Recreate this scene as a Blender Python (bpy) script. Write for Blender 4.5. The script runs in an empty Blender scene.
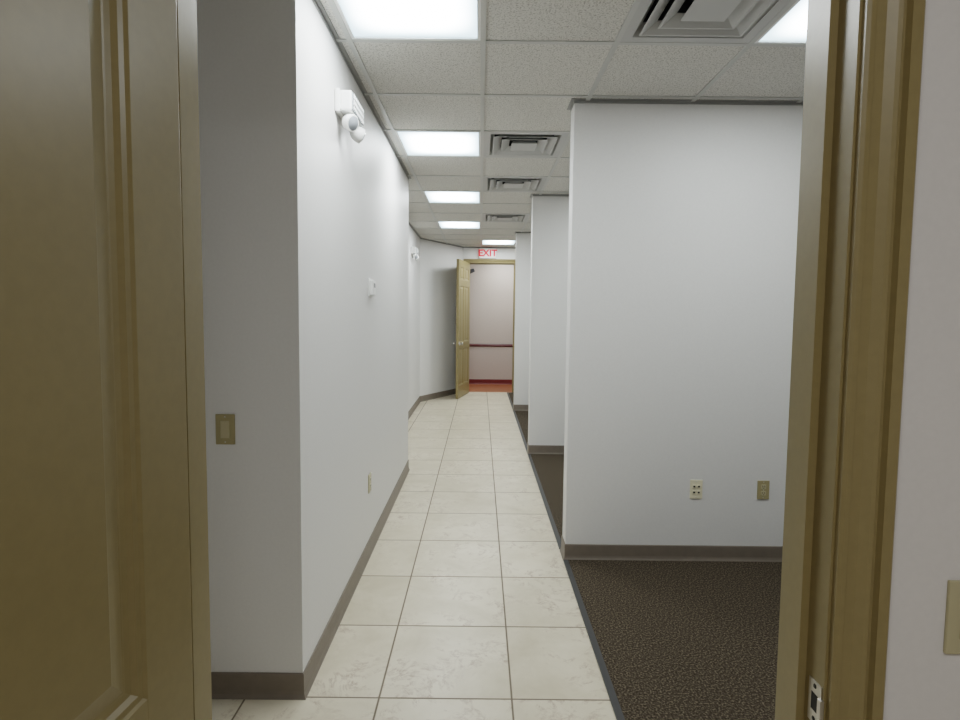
import bpy, math, random
from mathutils import Matrix, Vector
random.seed(4)
scene = bpy.context.scene
H = 2.745          # ceiling height
# ------------------------------------------------------------------ materials
def new_mat(name):
    m = bpy.data.materials.new(name); m.use_nodes = True
    nt = m.node_tree; b = nt.nodes["Principled BSDF"]
    return m, nt, b
def N(nt, t, **kw):
    n = nt.nodes.new(t)
    for k, v in kw.items():
        setattr(n, k, v)
    return n
def mathn(nt, op, a, b=None):
    n = N(nt, "ShaderNodeMath", operation=op)
    for i, v in enumerate((a, b)):
        if v is None: continue
        if isinstance(v, (int, float)): n.inputs[i].default_value = v
        else: nt.links.new(v, n.inputs[i])
    return n.outputs[0]
def ramp(nt, fac, stops):
    r = N(nt, "ShaderNodeValToRGB")
    el = r.color_ramp.elements
    while len(el) < len(stops): el.new(0.5)
    for e, (p, c) in zip(el, stops):
        e.position = p; e.color = (*c, 1)
    nt.links.new(fac, r.inputs[0])
    return r.outputs[0]
def simple(name, col, rough=0.5, metal=0.0, noise=0.0, scale=30, bump=0.0, spec=0.5):
    m, nt, b = new_mat(name)
    b.inputs["Base Color"].default_value = (*col, 1)
    b.inputs["Roughness"].default_value = rough
    b.inputs["Metallic"].default_value = metal
    b.inputs["Specular IOR Level"].default_value = spec
    if noise or bump:
        tc = N(nt, "ShaderNodeTexCoord"); nz = N(nt, "ShaderNodeTexNoise")
        nz.inputs["Scale"].default_value = scale; nz.inputs["Detail"].default_value = 4
        nt.links.new(tc.outputs["Object"], nz.inputs["Vector"])
        if noise:
            lo = tuple(c*(1-noise) for c in col); hi = tuple(min(1, c*(1+noise)) for c in col)
            nt.links.new(ramp(nt, nz.outputs[0], [(0.35, lo), (0.65, hi)]), b.inputs["Base Color"])
        if bump:
            bp = N(nt, "ShaderNodeBump"); bp.inputs["Strength"].default_value = bump
            bp.inputs["Distance"].default_value = 0.002
            nt.links.new(nz.outputs[0], bp.inputs["Height"]); nt.links.new(bp.outputs[0], b.inputs["Normal"])
    return m
M_wall = simple("wall_paint", (0.70, 0.692, 0.675), 0.5, noise=0.012, scale=90, bump=0.12, spec=0.35)
M_wall_room = simple("wall_paint_room", (0.70, 0.675, 0.655), 0.55, noise=0.012, scale=90, bump=0.12, spec=0.3)
M_pink = simple("wall_paint_rose", (0.56, 0.49, 0.44), 0.6, noise=0.02, scale=40)
M_base = simple("vinyl_base", (0.19, 0.162, 0.132), 0.45, noise=0.04, scale=20)
M_door = simple("khaki_door_paint", (0.265, 0.21, 0.100), 0.36, noise=0.03, scale=60, bump=0.05)
M_bar = simple("tbar_white", (0.52, 0.52, 0.50), 0.4)
M_angle_shade = simple("wall_angle_shade", (0.28, 0.28, 0.27), 0.5)  # dark grey stands in for the shadow gap under the ceiling
M_white = simple("white_plastic", (0.82, 0.82, 0.80), 0.35)
M_lens = simple("clear_lens", (0.30, 0.32, 0.34), 0.15)
M_beige = simple("beige_plastic", (0.47, 0.42, 0.27), 0.35)
M_ivory = simple("ivory_plastic", (0.72, 0.67, 0.50), 0.35)
M_tan = simple("brass_plate", (0.36, 0.31, 0.17), 0.35)
M_dark = simple("dark_slot", (0.02, 0.02, 0.02), 0.6)
M_steel = simple("steel", (0.6, 0.58, 0.55), 0.3, metal=1.0)
M_duct = simple("duct_dark", (0.06, 0.06, 0.065), 0.8)
M_diff = simple("diffuser_metal", (0.48, 0.48, 0.47), 0.45)
M_rail = simple("mahogany_trim", (0.10, 0.013, 0.012), 0.35)
M_redbase = simple("red_base", (0.16, 0.02, 0.018), 0.45)
M_strip = simple("transition_strip", (0.035, 0.035, 0.035), 0.5)

# ceiling tile
M_ceil, nt, b = new_mat("acoustic_tile")
tc = N(nt, "ShaderNodeTexCoord"); nz = N(nt, "ShaderNodeTexNoise")
nz.inputs["Scale"].default_value = 130; nz.inputs["Detail"].default_value = 3
nt.links.new(tc.outputs["Object"], nz.inputs["Vector"])
c = ramp(nt, nz.outputs[0], [(0.34, (0.36, 0.345, 0.315)), (0.47, (0.64, 0.625, 0.585)), (0.7, (0.71, 0.695, 0.655))])
nt.links.new(c, b.inputs["Base Color"]); b.inputs["Roughness"].default_value = 0.9
bp = N(nt, "ShaderNodeBump"); bp.inputs["Strength"].default_value = 0.3; bp.inputs["Distance"].default_value = 0.003
nt.links.new(nz.outputs[0], bp.inputs["Height"]); nt.links.new(bp.outputs[0], b.inputs["Normal"])

# floor tile
TW, TD, X0, Y0 = 0.518, 0.507, 0.138, 2.092
M_tile, nt, b = new_mat("ceramic_tile")
tc = N(nt, "ShaderNodeTexCoord"); sp = N(nt, "ShaderNodeSeparateXYZ")
nt.links.new(tc.outputs["Object"], sp.inputs[0])
gx = mathn(nt, "DIVIDE", mathn(nt, "SUBTRACT", sp.outputs[0], X0), TW)
gy = mathn(nt, "DIVIDE", mathn(nt, "SUBTRACT", sp.outputs[1], Y0), TD)
fx = mathn(nt, "FLOOR", gx); fy = mathn(nt, "FLOOR", gy)
rx = mathn(nt, "ABSOLUTE", mathn(nt, "SUBTRACT", mathn(nt, "SUBTRACT", gx, fx), 0.5))
ry = mathn(nt, "ABSOLUTE", mathn(nt, "SUBTRACT", mathn(nt, "SUBTRACT", gy, fy), 0.5))
edge = mathn(nt, "MAXIMUM", rx, ry)
grout = N(nt, "ShaderNodeMapRange"); nt.links.new(edge, grout.inputs[0])
grout.inputs[1].default_value = 0.4905; grout.inputs[2].default_value = 0.4955
cb = N(nt, "ShaderNodeCombineXYZ"); nt.links.new(fx, cb.inputs[0]); nt.links.new(fy, cb.inputs[1])
wn = N(nt, "ShaderNodeTexWhiteNoise"); nt.links.new(cb.outputs[0], wn.inputs["Vector"])
sc = N(nt, "ShaderNodeVectorMath", operation="SCALE"); nt.links.new(wn.outputs["Color"], sc.inputs[0]); sc.inputs["Scale"].default_value = 30
ad = N(nt, "ShaderNodeVectorMath", operation="ADD"); nt.links.new(tc.outputs["Object"], ad.inputs[0]); nt.links.new(sc.outputs[0], ad.inputs[1])
def nz_(scale, det, rough, dist):
    n = N(nt, "ShaderNodeTexNoise"); n.inputs["Scale"].default_value = scale; n.inputs["Detail"].default_value = det
    n.inputs["Roughness"].default_value = rough; n.inputs["Distortion"].default_value = dist
    nt.links.new(ad.outputs[0], n.inputs["Vector"]); return n.outputs[0]
n1 = nz_(3.0, 6, .6, .3); n2 = nz_(14, 8, .75, 1.2); n3 = nz_(5.5, 10, .7, .6)
base = ramp(nt, n1, [(0.3, (0.50, 0.44, 0.33)), (0.5, (0.59, 0.53, 0.415)), (0.7, (0.65, 0.59, 0.475))])
# broken rust-brown veining: thin ridge of n3, only in patches of n1 / n2
band = mathn(nt, "ABSOLUTE", mathn(nt, "SUBTRACT", n3, 0.5))
vm = N(nt, "ShaderNodeMapRange"); nt.links.new(band, vm.inputs[0])
vm.inputs[1].default_value = 0.0; vm.inputs[2].default_value = 0.045; vm.inputs[3].default_value = 1; vm.inputs[4].default_value = 0
pm = N(nt, "ShaderNodeMapRange"); nt.links.new(n2, pm.inputs[0]); pm.inputs[1].default_value = .42; pm.inputs[2].default_value = .60
qm = N(nt, "ShaderNodeMapRange"); nt.links.new(n1, qm.inputs[0]); qm.inputs[1].default_value = .44; qm.inputs[2].default_value = .56
vfac = mathn(nt, "MULTIPLY", mathn(nt, "MULTIPLY", vm.outputs[0], pm.outputs[0]), mathn(nt, "MULTIPLY", qm.outputs[0], 0.65))
mx = N(nt, "ShaderNodeMix", data_type="RGBA"); nt.links.new(vfac, mx.inputs[0]); nt.links.new(base, mx.inputs[6])
mx.inputs[7].default_value = (0.27, 0.18, 0.13, 1)
mg = N(nt, "ShaderNodeMix", data_type="RGBA"); nt.links.new(grout.outputs[0], mg.inputs[0]); nt.links.new(mx.outputs[2], mg.inputs[6])
mg.inputs[7].default_value = (0.17, 0.135, 0.095, 1)
nt.links.new(mg.outputs[2], b.inputs["Base Color"])
rr = N(nt, "ShaderNodeMapRange"); nt.links.new(grout.outputs[0], rr.inputs[0]); rr.inputs[3].default_value = 0.34; rr.inputs[4].default_value = 0.8
nt.links.new(rr.outputs[0], b.inputs["Roughness"])
bp = N(nt, "ShaderNodeBump"); bp.invert = True; bp.inputs["Strength"].default_value = 0.5; bp.inputs["Distance"].default_value = 0.002
nt.links.new(grout.outputs[0], bp.inputs["Height"]); nt.links.new(bp.outputs[0], b.inputs["Normal"])

# carpet
M_carpet, nt, b = new_mat("brown_carpet")
tc = N(nt, "ShaderNodeTexCoord"); nz = N(nt, "ShaderNodeTexNoise"); nz.inputs["Scale"].default_value = 125; nz.inputs["Detail"].default_value = 2
nt.links.new(tc.outputs["Object"], nz.inputs["Vector"])
c = ramp(nt, nz.outputs[0], [(0.36, (0.034, 0.027, 0.019)), (0.52, (0.066, 0.053, 0.038)), (0.68, (0.15, 0.125, 0.092))])
nt.links.new(c, b.inputs["Base Color"]); b.inputs["Roughness"].default_value = 1; b.inputs["Specular IOR Level"].default_value = 0.1
bp = N(nt, "ShaderNodeBump"); bp.inputs["Strength"].default_value = 0.5; bp.inputs["Distance"].default_value = 0.004
nt.links.new(nz.outputs[0], bp.inputs["Height"]); nt.links.new(bp.outputs[0], b.inputs["Normal"])

# wood floor
M_wood, nt, b = new_mat("cherry_wood_floor")
tc = N(nt, "ShaderNodeTexCoord"); mp = N(nt, "ShaderNodeMapping"); mp.inputs["Scale"].default_value = (2, 14, 1)
nz = N(nt, "ShaderNodeTexNoise"); nz.inputs["Scale"].default_value = 3
nt.links.new(tc.outputs["Object"], mp.inputs[0]); nt.links.new(mp.outputs[0], nz.inputs["Vector"])
nt.links.new(ramp(nt, nz.outputs[0], [(0.3, (0.25, 0.07, 0.025)), (0.7, (0.46, 0.16, 0.06))]), b.inputs["Base Color"])
b.inputs["Roughness"].default_value = 0.3

def emis(name, core, rim, s_core, s_rim):
    """prismatic troffer lens, lamps behind it (object space, lens about 0.58 wide)"""
    m = bpy.data.materials.new(name); m.use_nodes = True; nt = m.node_tree; nt.nodes.clear()
    out = N(nt, "ShaderNodeOutputMaterial"); e = N(nt, "ShaderNodeEmission"); nt.links.new(e.outputs[0], out.inputs[0])
    tc = N(nt, "ShaderNodeTexCoord"); sp = N(nt, "ShaderNodeSeparateXYZ"); nt.links.new(tc.outputs["Object"], sp.inputs[0])
    d = mathn(nt, "ABSOLUTE", sp.outputs[0])
    mr = N(nt, "ShaderNodeMapRange", interpolation_type="SMOOTHSTEP"); nt.links.new(d, mr.inputs[0])
    mr.inputs[1].default_value = 0.08; mr.inputs[2].default_value = 0.29; mr.inputs[3].default_value = 1; mr.inputs[4].default_value = 0
    dy = N(nt, "ShaderNodeMapRange", interpolation_type="SMOOTHSTEP"); nt.links.new(mathn(nt, "ABSOLUTE", sp.outputs[1]), dy.inputs[0])
    dy.inputs[1].default_value = 0.10; dy.inputs[2].default_value = 0.29; dy.inputs[3].default_value = 1; dy.inputs[4].default_value = 0.0
    f = mathn(nt, "MULTIPLY", mr.outputs[0], dy.outputs[0])
    mx = N(nt, "ShaderNodeMix", data_type="RGBA"); nt.links.new(f, mx.inputs[0]); mx.inputs[6].default_value = (*rim, 1); mx.inputs[7].default_value = (*core, 1)
    nt.links.new(mx.outputs[2], e.inputs[0])
    st = N(nt, "ShaderNodeMapRange"); nt.links.new(f, st.inputs[0]); st.inputs[3].default_value = s_rim; st.inputs[4].default_value = s_core
    nt.links.new(st.outputs[0], e.inputs[1])
    return m
M_light = emis("troffer_lens_lit", (1.0, 0.985, 0.965), (0.66, 0.88, 1.0), 31, 2.0)
M_light_dim = emis("troffer_lens_room_fill", (1.0, 0.96, 0.92), (0.8, 0.9, 1.0), 20, 3.0)
M_red, nt, b = new_mat("exit_letters"); b.inputs["Base Color"].default_value = (0.70, 0.03, 0.04, 1)
b.inputs["Emission Color"].default_value = (1, 0.03, 0.05, 1); b.inputs["Emission Strength"].default_value = 0.25

# ------------------------------------------------------------------ mesh builder
class MB:
    def __init__(s): s.v = []; s.f = []; s.m = []; s.mats = []; s.sm = []
    def mi(s, mat):
        if mat not in s.mats: s.mats.append(mat)
        return s.mats.index(mat)
    def add(s, verts, faces, mat, smooth=False, T=None):
        o = len(s.v); k = s.mi(mat)
        for p in verts:
            s.v.append(tuple(T @ Vector(p)) if T is not None else tuple(p))
        for f in faces:
            s.f.append([i+o for i in f]); s.m.append(k); s.sm.append(smooth)
        return s
    def box(s, lo, hi, mat, T=None, bev=0.0):
        x0, y0, z0 = lo; x1, y1, z1 = hi
        if bev:
            import bmesh
            bm = bmesh.new(); bmesh.ops.create_cube(bm, size=1)
            for v in bm.verts:
                v.co = Vector(((x0+x1)/2+v.co.x*(x1-x0), (y0+y1)/2+v.co.y*(y1-y0), (z0+z1)/2+v.co.z*(z1-z0)))
            bmesh.ops.bevel(bm, geom=bm.edges[:], offset=bev, segments=2, affect='EDGES', profile=0.6)
            bm.verts.index_update()
            vs = [v.co.copy() for v in bm.verts]; fs = [[v.index for v in f.verts] for f in bm.faces]; bm.free()
            return s.add(vs, fs, mat, False, T)
        vs = [(x0,y0,z0),(x1,y0,z0),(x1,y1,z0),(x0,y1,z0),(x0,y0,z1),(x1,y0,z1),(x1,y1,z1),(x0,y1,z1)]
        fs = [(0,3,2,1),(4,5,6,7),(0,1,5,4),(1,2,6,5),(2,3,7,6),(3,0,4,7)]
        return s.add(vs, fs, mat, False, T)
    def prism(s, poly, z0, z1, mat):
        n = len(poly)
        vs = [(x,y,z0) for x,y in poly]+[(x,y,z1) for x,y in poly]
        fs = [list(range(n))[::-1], list(range(n,2*n))]+[(i,(i+1)%n,n+(i+1)%n,n+i) for i in range(n)]
        return s.add(vs, fs, mat)
    def lathe(s, prof, mat, T=None, seg=24, smooth=True):
        vs = []; fs = []
        for r, z in prof:
            for i in range(seg):
                a = 2*math.pi*i/seg; vs.append((r*math.cos(a), r*math.sin(a), z))
        for j in range(len(prof)-1):
            for i in range(seg):
                k = (i+1)%seg; fs.append((j*seg+i, j*seg+k, (j+1)*seg+k, (j+1)*seg+i))
        s.add(vs, fs, mat, smooth, T)
        s.add(vs[:seg], [list(range(seg))[::-1]], mat, False, T)
        s.add(vs[-seg:], [list(range(seg))], mat, False, T)
        return s
    def sweep(s, path, prof, fn, mat, closed=False):
        """path 2-D, prof [(lateral offset to the LEFT of travel, height)], fn(a,b,h)->3-D"""
        P = [Vector(p) for p in path]; n = len(P); rings = []
        for i in range(n):
            ns = []
            for a, c in ((i-1, i), (i, i+1)):
                if not closed and (a < 0 or c >= n): continue
                d = (P[c % n]-P[a % n]).normalized(); ns.append(Vector((-d.y, d.x)))
            m = ns[0] if len(ns) == 1 else (ns[0]+ns[1])/(1+ns[0].dot(ns[1]))
            rings.append([fn(P[i].x+m.x*o, P[i].y+m.y*o, h) for o, h in prof])
        k = len(prof); vs = [p for r in rings for p in r]; fs = []
        for i in range(n if closed else n-1):
            for j in range(k):
                j2 = (j+1) % k; i2 = (i+1) % n
                fs.append((i*k+j, i2*k+j, i2*k+j2, i*k+j2))
        if not closed: fs += [list(range(k))[::-1], list(range((n-1)*k, n*k))]
        return s.add(vs, fs, mat)
    def obj(s, name, loc=(0,0,0), rot=None, parent=None):
        me = bpy.data.meshes.new(name); me.from_pydata(s.v, [], s.f)
        for m in s.mats: me.materials.append(m)
        for p, k, sm in zip(me.polygons, s.m, s.sm): p.material_index = k; p.use_smooth = sm
        import bmesh
        bm = bmesh.new(); bm.from_mesh(me); bmesh.ops.recalc_face_normals(bm, faces=bm.faces); bm.to_mesh(me); bm.free()
        o = bpy.data.objects.new(name, me); scene.collection.objects.link(o)
        o.location = loc
        if rot: o.rotation_euler = rot
        if parent: o.parent = parent
        return o

# ------------------------------------------------------------------ dimensions
XL, XR = -2.3, 3.2                # cross hall limits
YN, YF = 0.83, 0.96               # wall with near doorway (near / far faces)
JL, JR = -0.475, 0.537            # near door jamb inner faces
DH = 2.44
XW = -0.676                       # corridor left wall
XP = 0.535                        # partition ends / carpet line
YE = 10.6                         # end wall
PY = [3.34, 5.92, 8.60]; PT = 0.13
YB = -2.4                         # back of near room
YR = 11.9                         # far wall of room beyond
EL, ER = -0.24, 0.635             # end door opening

# ------------------------------------------------------------------ shell
MB().box((XL-.12, YB-.12, -0.1), (XR+.12, YE+.06, 0), M_tile).obj("floor")
MB().box((-2.0, YE+.06, -0.1), (2.6, YR+.12, 0), M_wood).obj("floor_wood")
ys = [YF]+[y+PT for y in PY]; ye = PY+[YE]
for i, (a, b_) in enumerate(zip(ys, ye)):
    MB().box((XP+.014, a+.022, 0.0), (XR, b_-(.022 if i == 3 else .016), 0.008), M_carpet).obj("carpet")
c = MB()
for a, b_ in zip(ys, ye):
    c.prism([(XP-.014, a+.022), (XP+.014, a+.022), (XP+.014, b_-.022), (XP-.014, b_-.022)], 0.0, 0.011, M_strip)
c.obj("trim_floor_transition")

left = [(XL-.12, 2.09), (XW, 2.09), (XW, 5.27), (-1.01, 5.27), (-1.01, 9.38), (-0.335, YE), (XL-.12, YE)]
MB().prism(left, 0, H, M_wall).obj("wall_left")
MB().box((XL-.12, YF, 0), (XL, 2.09, H), M_wall).obj("wall_left_hall")
MB().box((XR, YF, 0), (XR+.12, YE, H), M_wall).obj("wall_right")
for y in PY:
    MB().box((XP, y, 0), (XR, y+PT, H), M_wall).obj("wall_partition")
w = MB(); JT = 0.02
w.box((XL-.12, YN, 0), (JL-JT, YF, H), M_wall_room); w.box((JR+JT, YN, 0), (XR+.12, YF, H), M_wall_room)
w.box((JL-JT, YN, DH+JT), (JR+JT, YF, H), M_wall_room); w.obj("wall_front")
w = MB()
w.box((-2.12, YE, 0), (EL-JT, YE+.12, H), M_wall); w.box((ER+JT, YE, 0), (XR+.12, YE+.12, H), M_wall)
w.box((EL-JT, YE, DH+JT), (ER+JT, YE+.12, H), M_wall); w.obj("wall_back")
# near room
MB().box((-1.9, YB, 0), (-1.78, YN, H), M_wall_room).obj("wall_room_left")
MB().box((2.2, YB, 0), (2.32, YN, H), M_wall_room).obj("wall_room_right")
MB().box((-1.9, YB-.12, 0), (2.32, YB, H), M_wall_room).obj("wall_room_rear")
# room beyond
MB().box((-2.0, YR, 0), (2.6, YR+.12, H), M_pink).obj("wall_far")
MB().box((-2.12, YE+.12, 0), (-2.0, YR+.12, H), M_pink).obj("wall_far_left")
MB().box((2.6, YE+.12, 0), (2.72, YR+.12, H), M_pink).obj("wall_far_right")
MB().box((-2.12, YE+.12, H), (2.72, YR+.12, H+.1), M_white).obj("ceiling_far")

# baseboards
bprof = [(0.0,0.0),(0.015,0.0),(0.012,0.006),(0.008,0.016),(0.006,0.03),(0.006,0.096),(0.004,0.1),(0.0,0.1)]
flat = lambda a, b_, h: (a, b_, h)
def neg(pr): return [(-o, h) for o, h in pr]
MB().sweep([(XL, 2.09), (XW, 2.09), (XW, 5.27), (-1.01, 5.27), (-1.01, 9.38), (-0.335, YE-.002)], neg(bprof), flat, M_base).obj("baseboard_left")
for y in PY:
    MB().sweep([(XR, y+PT), (XP, y+PT), (XP, y), (XR, y)], neg(bprof), flat, M_base).obj("baseboard_partition")
MB().sweep([(XR, YF), (JR+.1, YF)], neg(bprof), flat, M_base).obj("baseboard_front")
MB().sweep([(XR, YE), (ER+.09, YE)], bprof, flat, M_base).obj("baseboard_back")
MB().sweep([(2.2, YN), (JR+.09, YN)], bprof, flat, M_base).obj("baseboard_room")
MB().sweep([(2.6, YR), (-2.0, YR)], [(o*1.2, h) for o, h in bprof], flat, M_redbase).obj("baseboard_far")
rp = [(0,0.80),(0.012,0.80),(0.018,0.815),(0.026,0.83),(0.018,0.845),(0.012,0.86),(0,0.86)]
MB().sweep([(2.6, YR), (-2.0, YR)], rp, flat, M_rail).obj("trim_chair_rail")

# wall angle at ceiling, coloured dark as its shadow gap
ap = [(0, H-.02), (0.003, H-.02), (0.003, H-.004), (0.022, H-.004), (0.022, H), (0, H)]
t = MB()
t.sweep([(XL, 2.09), (XW, 2.09), (XW, 5.27), (-1.01, 5.27), (-1.01, 9.38), (-0.335, YE), (XR, YE)], neg(ap), flat, M_angle_shade)
for y in PY: t.sweep([(XR, y+PT), (XP, y+PT), (XP, y), (XR, y)], neg(ap), flat, M_angle_shade)
t.obj("trim_ceiling")

# ------------------------------------------------------------------ ceiling
GX, GY, GY0 = 0.61, 0.63, 2.65
lights = {(-1,-1), (2,-1), (-1,2), (-1,5), (-1,8), (0,11), (2,3), (2,7), (2,11)}   # (ix, iy); the bay panels at the end are unseen, added for light
vents = {(1,-1), (0,2), (0,4), (0,7)}
room_fill_lights = {(0,-6), (-2,-6)}  # unseen panels behind the camera, added to light the near room
def tiles(c, g, xa, xb, ya, yb, skip):
    ix = math.floor(xa/GX)
    while ix*GX < xb:
        iy = math.floor((ya-GY0)/GY)
        while GY0+iy*GY < yb:
            x0, x1 = max(xa, ix*GX), min(xb, (ix+1)*GX); y0, y1 = max(ya, GY0+iy*GY), min(yb, GY0+(iy+1)*GY)
            if (ix, iy) not in skip and x1-x0 > .001 and y1-y0 > .001:
                c.box((x0, y0, H), (x1, y1, H+.015), M_ceil)
            iy += 1
        ix += 1
    x = math.ceil(xa/GX)*GX
    while x < xb:
        g.box((x-.012, ya, H-.006), (x+.012, yb, H+.002), M_bar); x += GX
    y = GY0+math.ceil((ya-GY0)/GY)*GY
    while y < yb:
        g.box((xa, y-.012, H-.0055), (xb, y+.012, H+.002), M_bar); y += GY
c, g = MB(), MB()
tiles(c, g, XL, XR, YF, YE, lights | vents)
tiles(c, g, -1.78, 2.2, YB, YN, room_fill_lights)
c.box((XL-.12, YB-.12, H+.2), (XR+.12, YE+.12, H+.3), M_duct)   # structural deck above the tiles
c.obj("ceiling"); g.obj("ceiling_grid")

def troffer(cx, cy, mat):
    m = MB(); a, b_ = GX/2-.012, GY/2-.012; r = .014
    path = [(-a,-b_),(a,-b_),(a,b_),(-a,b_)]
    m.sweep(path, [(0,-.004),(r,-.004),(r,.006),(0,.006)], flat, M_white, closed=True)
    m.add([(-a+r,-b_+r,.003),(a-r,-b_+r,.003),(a-r,b_-r,.003),(-a+r,b_-r,.003)], [(0,1,2,3)], mat)
    m.box((-a, -b_, .012), (a, b_, .10), M_white)
    m.obj("ceiling_light_panel", (cx, cy, H))
for ix, iy in sorted(lights): troffer((ix+.5)*GX, GY0+(iy+.5)*GY, M_light)
for ix, iy in sorted(room_fill_lights): troffer((ix+.5)*GX, GY0+(iy+.5)*GY, M_light_dim)
m = MB(); m.box((-.3,-.3,-.02),(.3,.3,.0), M_white); m.add([(-.28,-.28,-.022),(.28,-.28,-.022),(.28,.28,-.022),(-.28,.28,-.022)],[(0,1,2,3)], M_light)
m.obj("ceiling_light_panel", (0.5, 11.25, H))

def diffuser(cx, cy):
    m = MB(); a, b_ = GX/2-.012, GY/2-.012
    def ringrect(h0, z0, h1, z1, mat, t=.002):
        o = [(sx*h0, sy*h0, z0) for sx, sy in ((-1,-1),(1,-1),(1,1),(-1,1))]
        i = [(sx*h1, sy*h1, z1) for sx, sy in ((-1,-1),(1,-1),(1,1),(-1,1))]
        o2 = [(x, y, z+t) for x, y, z in o]; i2 = [(x, y, z+t) for x, y, z in i]
        fs = []
        for k in range(4):
            l = (k+1) % 4
            fs += [(k, l, 4+l, 4+k), (8+k, 8+l, 12+l, 12+k), (k, l, 8+l, 8+k), (4+k, 4+l, 12+l, 12+k)]
        m.add(o+i+o2+i2, fs, mat)
    m.sweep([(-a,-b_),(a,-b_),(a,b_),(-a,b_)], [(0,-.004),(.045,-.004),(.045,.002),(0,.002)], flat, M_diff, closed=True)
    ringrect(.252, -.004, .215, .040, M_diff)
    for h, h1 in ((.218, .165), (.156, .103)):
        ringrect(h, -.012, h1, .022, M_diff)
        ringrect(h+.008, -.012, h, -.012, M_diff)
    ringrect(.092, -.016, .0005, -.016, M_diff)
    ringrect(.092, -.016, .080, .0, M_diff)
    for lo, hi in (((-a,-b_,.05),(-a+.01,b_,.16)), ((a-.01,-b_,.05),(a,b_,.16)), ((-a,-b_,.05),(a,-b_+.01,.16)), ((-a,b_-.01,.05),(a,b_,.16)), ((-a,-b_,.16),(a,b_,.17))):
        m.box(lo, hi, M_duct)
    m.obj("ceiling_air_diffuser", (cx, cy, H))
for ix, iy in sorted(vents): diffuser((ix+.5)*GX, GY0+(iy+.5)*GY)

# ------------------------------------------------------------------ doors
def door_leaf(name, W, Hh, T=.044):
    """local: x along width from hinge, y thickness 0..T, z up"""
    root = bpy.data.objects.new(name, None); scene.collection.objects.link(root)
    m = MB(); st, mid = .100, .10
    cols = [(st, (W-mid)/2), ((W+mid)/2, W-st)]
    rows = [(.22, .87), (0.985, 1.98), (2.09, Hh-.12)]
    m.box((0,0,0),(st,T,Hh), M_door, bev=.0015); m.box((W-st,0,0),(W,T,Hh), M_door, bev=.0015)
    m.box((cols[0][1],0,0),(cols[1][0],T,Hh), M_door)
    zz = [0]+[z for r in rows for z in r]+[Hh]
    for x0, x1 in cols:
        for k in range(0, len(zz), 2): m.box((x0,0,zz[k]),(x1,T,zz[k+1]), M_door)
        for z0, z1 in rows:
            for side in (0, 1):
                prof = [(0,0),(.004,.003),(.012,.004),(.018,.009),(.026,.0105),(.030,.0105),(.055,.004),(.058,.003)]
                vs = []; fs = []
                for i, d in prof:
                    y = T-d if side else d
                    vs += [(x0+i,y,z0+i),(x1-i,y,z0+i),(x1-i,y,z1-i),(x0+i,y,z1-i)]
                for j in range(len(prof)-1):
                    for q in range(4):
                        q2 = (q+1) % 4; fs.append((j*4+q, j*4+q2, (j+1)*4+q2, (j+1)*4+q))
                n = (len(prof)-1)*4; fs.append((n,n+1,n+2,n+3))
                m.add(vs, fs, M_door)
    m.obj("leaf", parent=root)
    k = MB()
    for sgn, y in ((-1, 0), (1, T)):
        R = Matrix.Translation((W-.07, y, .96)) @ Matrix.Rotation(-sgn*math.pi/2, 4, 'X')
        k.lathe([(.032,0),(.032,.004),(.028,.009),(.011,.012),(.010,.03),(.02,.036),(.027,.046),(.027,.056),(.02,.064),(.004,.067)], M_steel, R)
    k.obj("knob", parent=root)
    hg = MB()
    for z in (.25, 1.2, Hh-.25):
        hg.lathe([(.006, z-.05),(.006, z+.05)], M_steel, Matrix.Translation((-.004,-.003,0)), seg=12)
    hg.obj("hinges", parent=root)
    return root
def place(root, px, py, dx, dy):
    a = math.atan2(dy, dx); root.location = (px, py, .008); root.rotation_euler = (0, 0, a)
d1 = door_leaf("door_1", 0.995, DH-.012); place(d1, -0.466, 0.803, -.075, -.997)
d2 = door_leaf("door_2", 0.862, DH-.012); place(d2, -0.242, 10.565, -.205, -.979)

casing = [(0,0),(0,.010),(.005,.013),(.012,.013),(.016,.007),(.030,.008),(.042,.014),(.048,.0155),(.051,.010),(.056,.010),(.059,.019),(.074,.020),(.078,.016),(.078,0)]
def door_frame(L, R, y0, y1, strike=None, far=True):
    m = MB()
    for sgn, X in ((1, L), (-1, R)):
        pr = [(-JT, y0), (0, y0), (0, y0+.048), (.013, y0+.048), (.013, y0+.088), (0, y0+.088), (0, y1), (-JT, y1)]
        m.prism([(X+sgn*a, b_) for a, b_ in pr], 0, DH, M_door)
    m.box((L-JT, y0, DH), (R+JT, y1, DH+JT), M_door)
    m.box((L+.013, y0+.048, DH-.013), (R-.013, y0+.088, DH), M_door)
    rv = .004
    path = [(L-rv, 0), (L-rv, DH+rv), (R+rv, DH+rv), (R+rv, 0)]
    m.sweep(path, casing, lambda a, b_, h: (a, y0-h, b_), M_door)
    if far: m.sweep(path, casing, lambda a, b_, h: (a, y1+h, b_), M_door)
    o = m.obj("door_frame")
    if strike:
        s = MB(); z = strike
        s.box((R-.0015, y0+.004, z-.04), (R+.001, y0+.036, z+.03), M_steel)
        s.box((R-.002, y0+.012, z-.018), (R-.0012, y0+.028, z+.010), M_dark)
        s.box((R-.006, y0-.002, z-.02), (R, y0+.006, z+.012), M_steel)
        for q in (-.031, .022):
            s.lathe([(.004,0),(.003,.001)], M_dark, Matrix.Translation((R-.0016, y0+.02, z+q)) @ Matrix.Rotation(-math.pi/2,4,'Y'), seg=10)
        s.obj("strike_plate", parent=o)
door_frame(JL, JR, YN, YF, strike=.895)
door_frame(EL, ER, YE, YE+.12)

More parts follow.
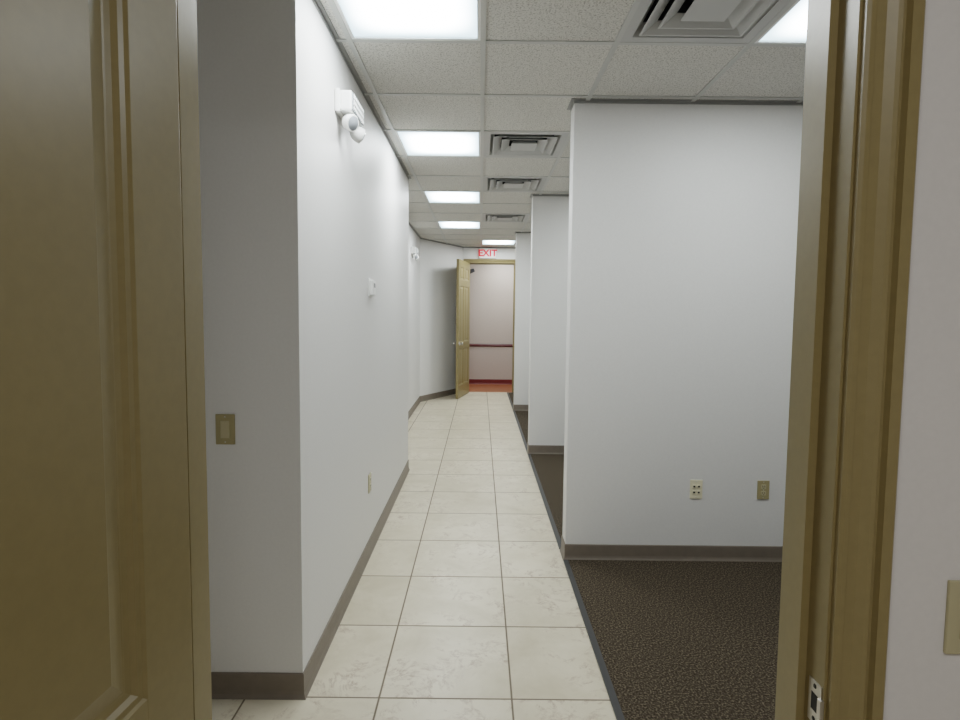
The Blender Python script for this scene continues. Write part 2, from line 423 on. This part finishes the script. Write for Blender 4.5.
# ------------------------------------------------------------------ wall devices
def device(name, T, kind, plate, insert):
    """local: x right, z up, -y out of wall"""
    m = MB(); w = .036 if kind != "quad" else .0375
    m.box((-w, -.006, -.0575), (w, 0, .0575), plate, T, bev=.002)
    if kind == "rocker":
        m.box((-.0165, -.0085, -.033), (.0165, -.005, .033), insert, T, bev=.001)
        m.box((-.014, -.011, .002), (.014, -.008, .030), insert, T, bev=.001)
    elif kind == "duplex":
        for z in (-.02, .02):
            m.box((-.015, -.0085, z-.014), (.015, -.005, z+.014), insert, T, bev=.003)
            for x in (-.006, .006): m.box((x-.0012, -.0095, z-.002), (x+.0012, -.008, z+.008), M_dark, T)
            m.box((-.002, -.0095, z-.010), (.002, -.008, z-.006), M_dark, T)
        m.lathe([(.003,0),(.002,.0015)], M_steel, T @ Matrix.Translation((0,-.006,0)) @ Matrix.Rotation(math.pi/2,4,'X'), seg=10)
    elif kind == "quad":
        for z in (-.018, .018):
            for x in (-.014, .014):
                m.box((x-.010, -.009, z-.010), (x+.010, -.005, z+.010), insert, T, bev=.001)
                m.box((x-.006, -.0098, z-.005), (x+.006, -.0085, z+.005), M_dark, T)
    for z in (-.048, .048):
        m.lathe([(.003,0),(.002,.0012)], M_steel, T @ Matrix.Translation((0,-.006,z)) @ Matrix.Rotation(math.pi/2,4,'X'), seg=10)
    m.obj(name)
Tr = Matrix.Translation
device("light_switch", Tr((-.957, 2.09, 1.055)), "rocker", M_tan, M_beige)
device("light_switch", Tr((.752, YN, 1.045)), "rocker", M_beige, M_beige)
device("data_outlet", Tr((1.32, PY[0], .45)), "quad", M_ivory, M_ivory)
device("power_outlet", Tr((1.727, PY[0], .45)), "duplex", M_tan, M_beige)
RL = Matrix.Rotation(math.pi/2, 4, 'Z')          # faces the corridor from the left wall
device("power_outlet", Tr((XW, 3.40, .45)) @ RL, "duplex", M_beige, M_ivory)

m = MB(); T = Tr((XW, 3.44, 1.65)) @ RL
m.box((-.055,-.006,-.055),(.055,0,.055), M_white, T, bev=.003)
m.box((-.045,-.028,-.045),(.045,-.005,.045), M_white, T, bev=.006)
m.box((-.025,-.0285,.002),(.025,-.0275,.028), M_lens, T)
m.obj("thermostat")

def emergency(T):
    m = MB()
    m.box((-.135,-.022,-.052),(.135,0,.052), M_white, T, bev=.006)
    m.box((-.125,-.075,-.046),(.125,-.02,.048), M_white, T, bev=.010)
    m.box((-.114,-.080,-.038),(.114,-.073,.040), M_lens, T, bev=.003)
    for i in range(9):
        x = -.10+i*.025; m.box((x-.003,-.084,-.034),(x+.003,-.079,.036), M_white, T)
    for z in (-.012, .016): m.box((-.11,-.0845,z-.0015),(.11,-.079,z+.0015), M_white, T)
    for sx in (-1, 1):
        R = T @ Tr((sx*.085, -.050, -.046))
        m.lathe([(.012,.005),(.012,-.008),(.010,-.016)], M_white, R, seg=16)
        R2 = R @ Tr((0, -.005, -.040)) @ Matrix.Rotation(sx*math.radians(30), 4, 'Z') @ Matrix.Rotation(math.radians(110), 4, 'X')
        m.lathe([(.006,-.034),(.020,-.031),(.032,-.016),(.038,.004),(.039,.022),(.036,.026)], M_white, R2, seg=28)
        m.lathe([(.032,.0255),(.025,.031),(.004,.034)], M_lens, R2, seg=28)
    m.obj("emergency_light")
emergency(Tr((XW+.001, 2.76, 2.470)) @ RL)
emergency(Tr((-1.009, 8.25, 2.40)) @ RL)

# exit sign
ex = bpy.data.objects.new("exit_sign", None); scene.collection.objects.link(ex); ex.location = (.125, YE, 2.625)
m = MB(); m.box((-.155,-.045,-.095),(.155,-.004,.095), M_white, bev=.006); m.box((-.08,-.006,-.06),(.08,0,.06), M_white); m.obj("housing", parent=ex)
cu = bpy.data.curves.new("letters", 'FONT'); cu.body = "EXIT"; cu.size = .17; cu.align_x = 'CENTER'; cu.align_y = 'CENTER'; cu.extrude = .002; cu.offset = .005
lt = bpy.data.objects.new("letters", cu); scene.collection.objects.link(lt); lt.parent = ex
lt.location = (0, -.047, 0); lt.rotation_euler = (math.pi/2, 0, 0); cu.materials.append(M_red)

# small security camera in room beyond
m = MB(); T = Tr((-.22, YR, 2.40))
m.box((-.03,-.012,-.03),(.03,0,.03), M_dark, T, bev=.003)
m.box((-.01,-.09,-.008),(.01,-.01,.008), M_dark, T)
m.lathe([(.03,-.07),(.038,-.06),(.038,.06),(.03,.07)], M_duct, T @ Tr((.02,-.12,-.02)) @ Matrix.Rotation(math.radians(65),4,'Y'), seg=20)
m.obj("security_camera")

# ------------------------------------------------------------------ world + camera
w = bpy.data.worlds.new("world"); scene.world = w; w.use_nodes = True
w.node_tree.nodes["Background"].inputs[0].default_value = (.5, .55, .6, 1); w.node_tree.nodes["Background"].inputs[1].default_value = .2
cam = bpy.data.cameras.new("camera"); co = bpy.data.objects.new("camera", cam); scene.collection.objects.link(co)
cam.sensor_width = 36; cam.lens = 21.0; cam.shift_y = -10/960; cam.clip_start = .02
co.matrix_world = Matrix.Translation((0, 0, 1.5)) @ Matrix.Rotation(math.pi/2-math.radians(3.72), 4, 'X') @ Matrix.Rotation(.0102, 4, 'Z')
scene.camera = co
scene.view_settings.view_transform = 'Filmic'
scene.view_settings.look = 'Medium High Contrast'
scene.view_settings.exposure = 0.35
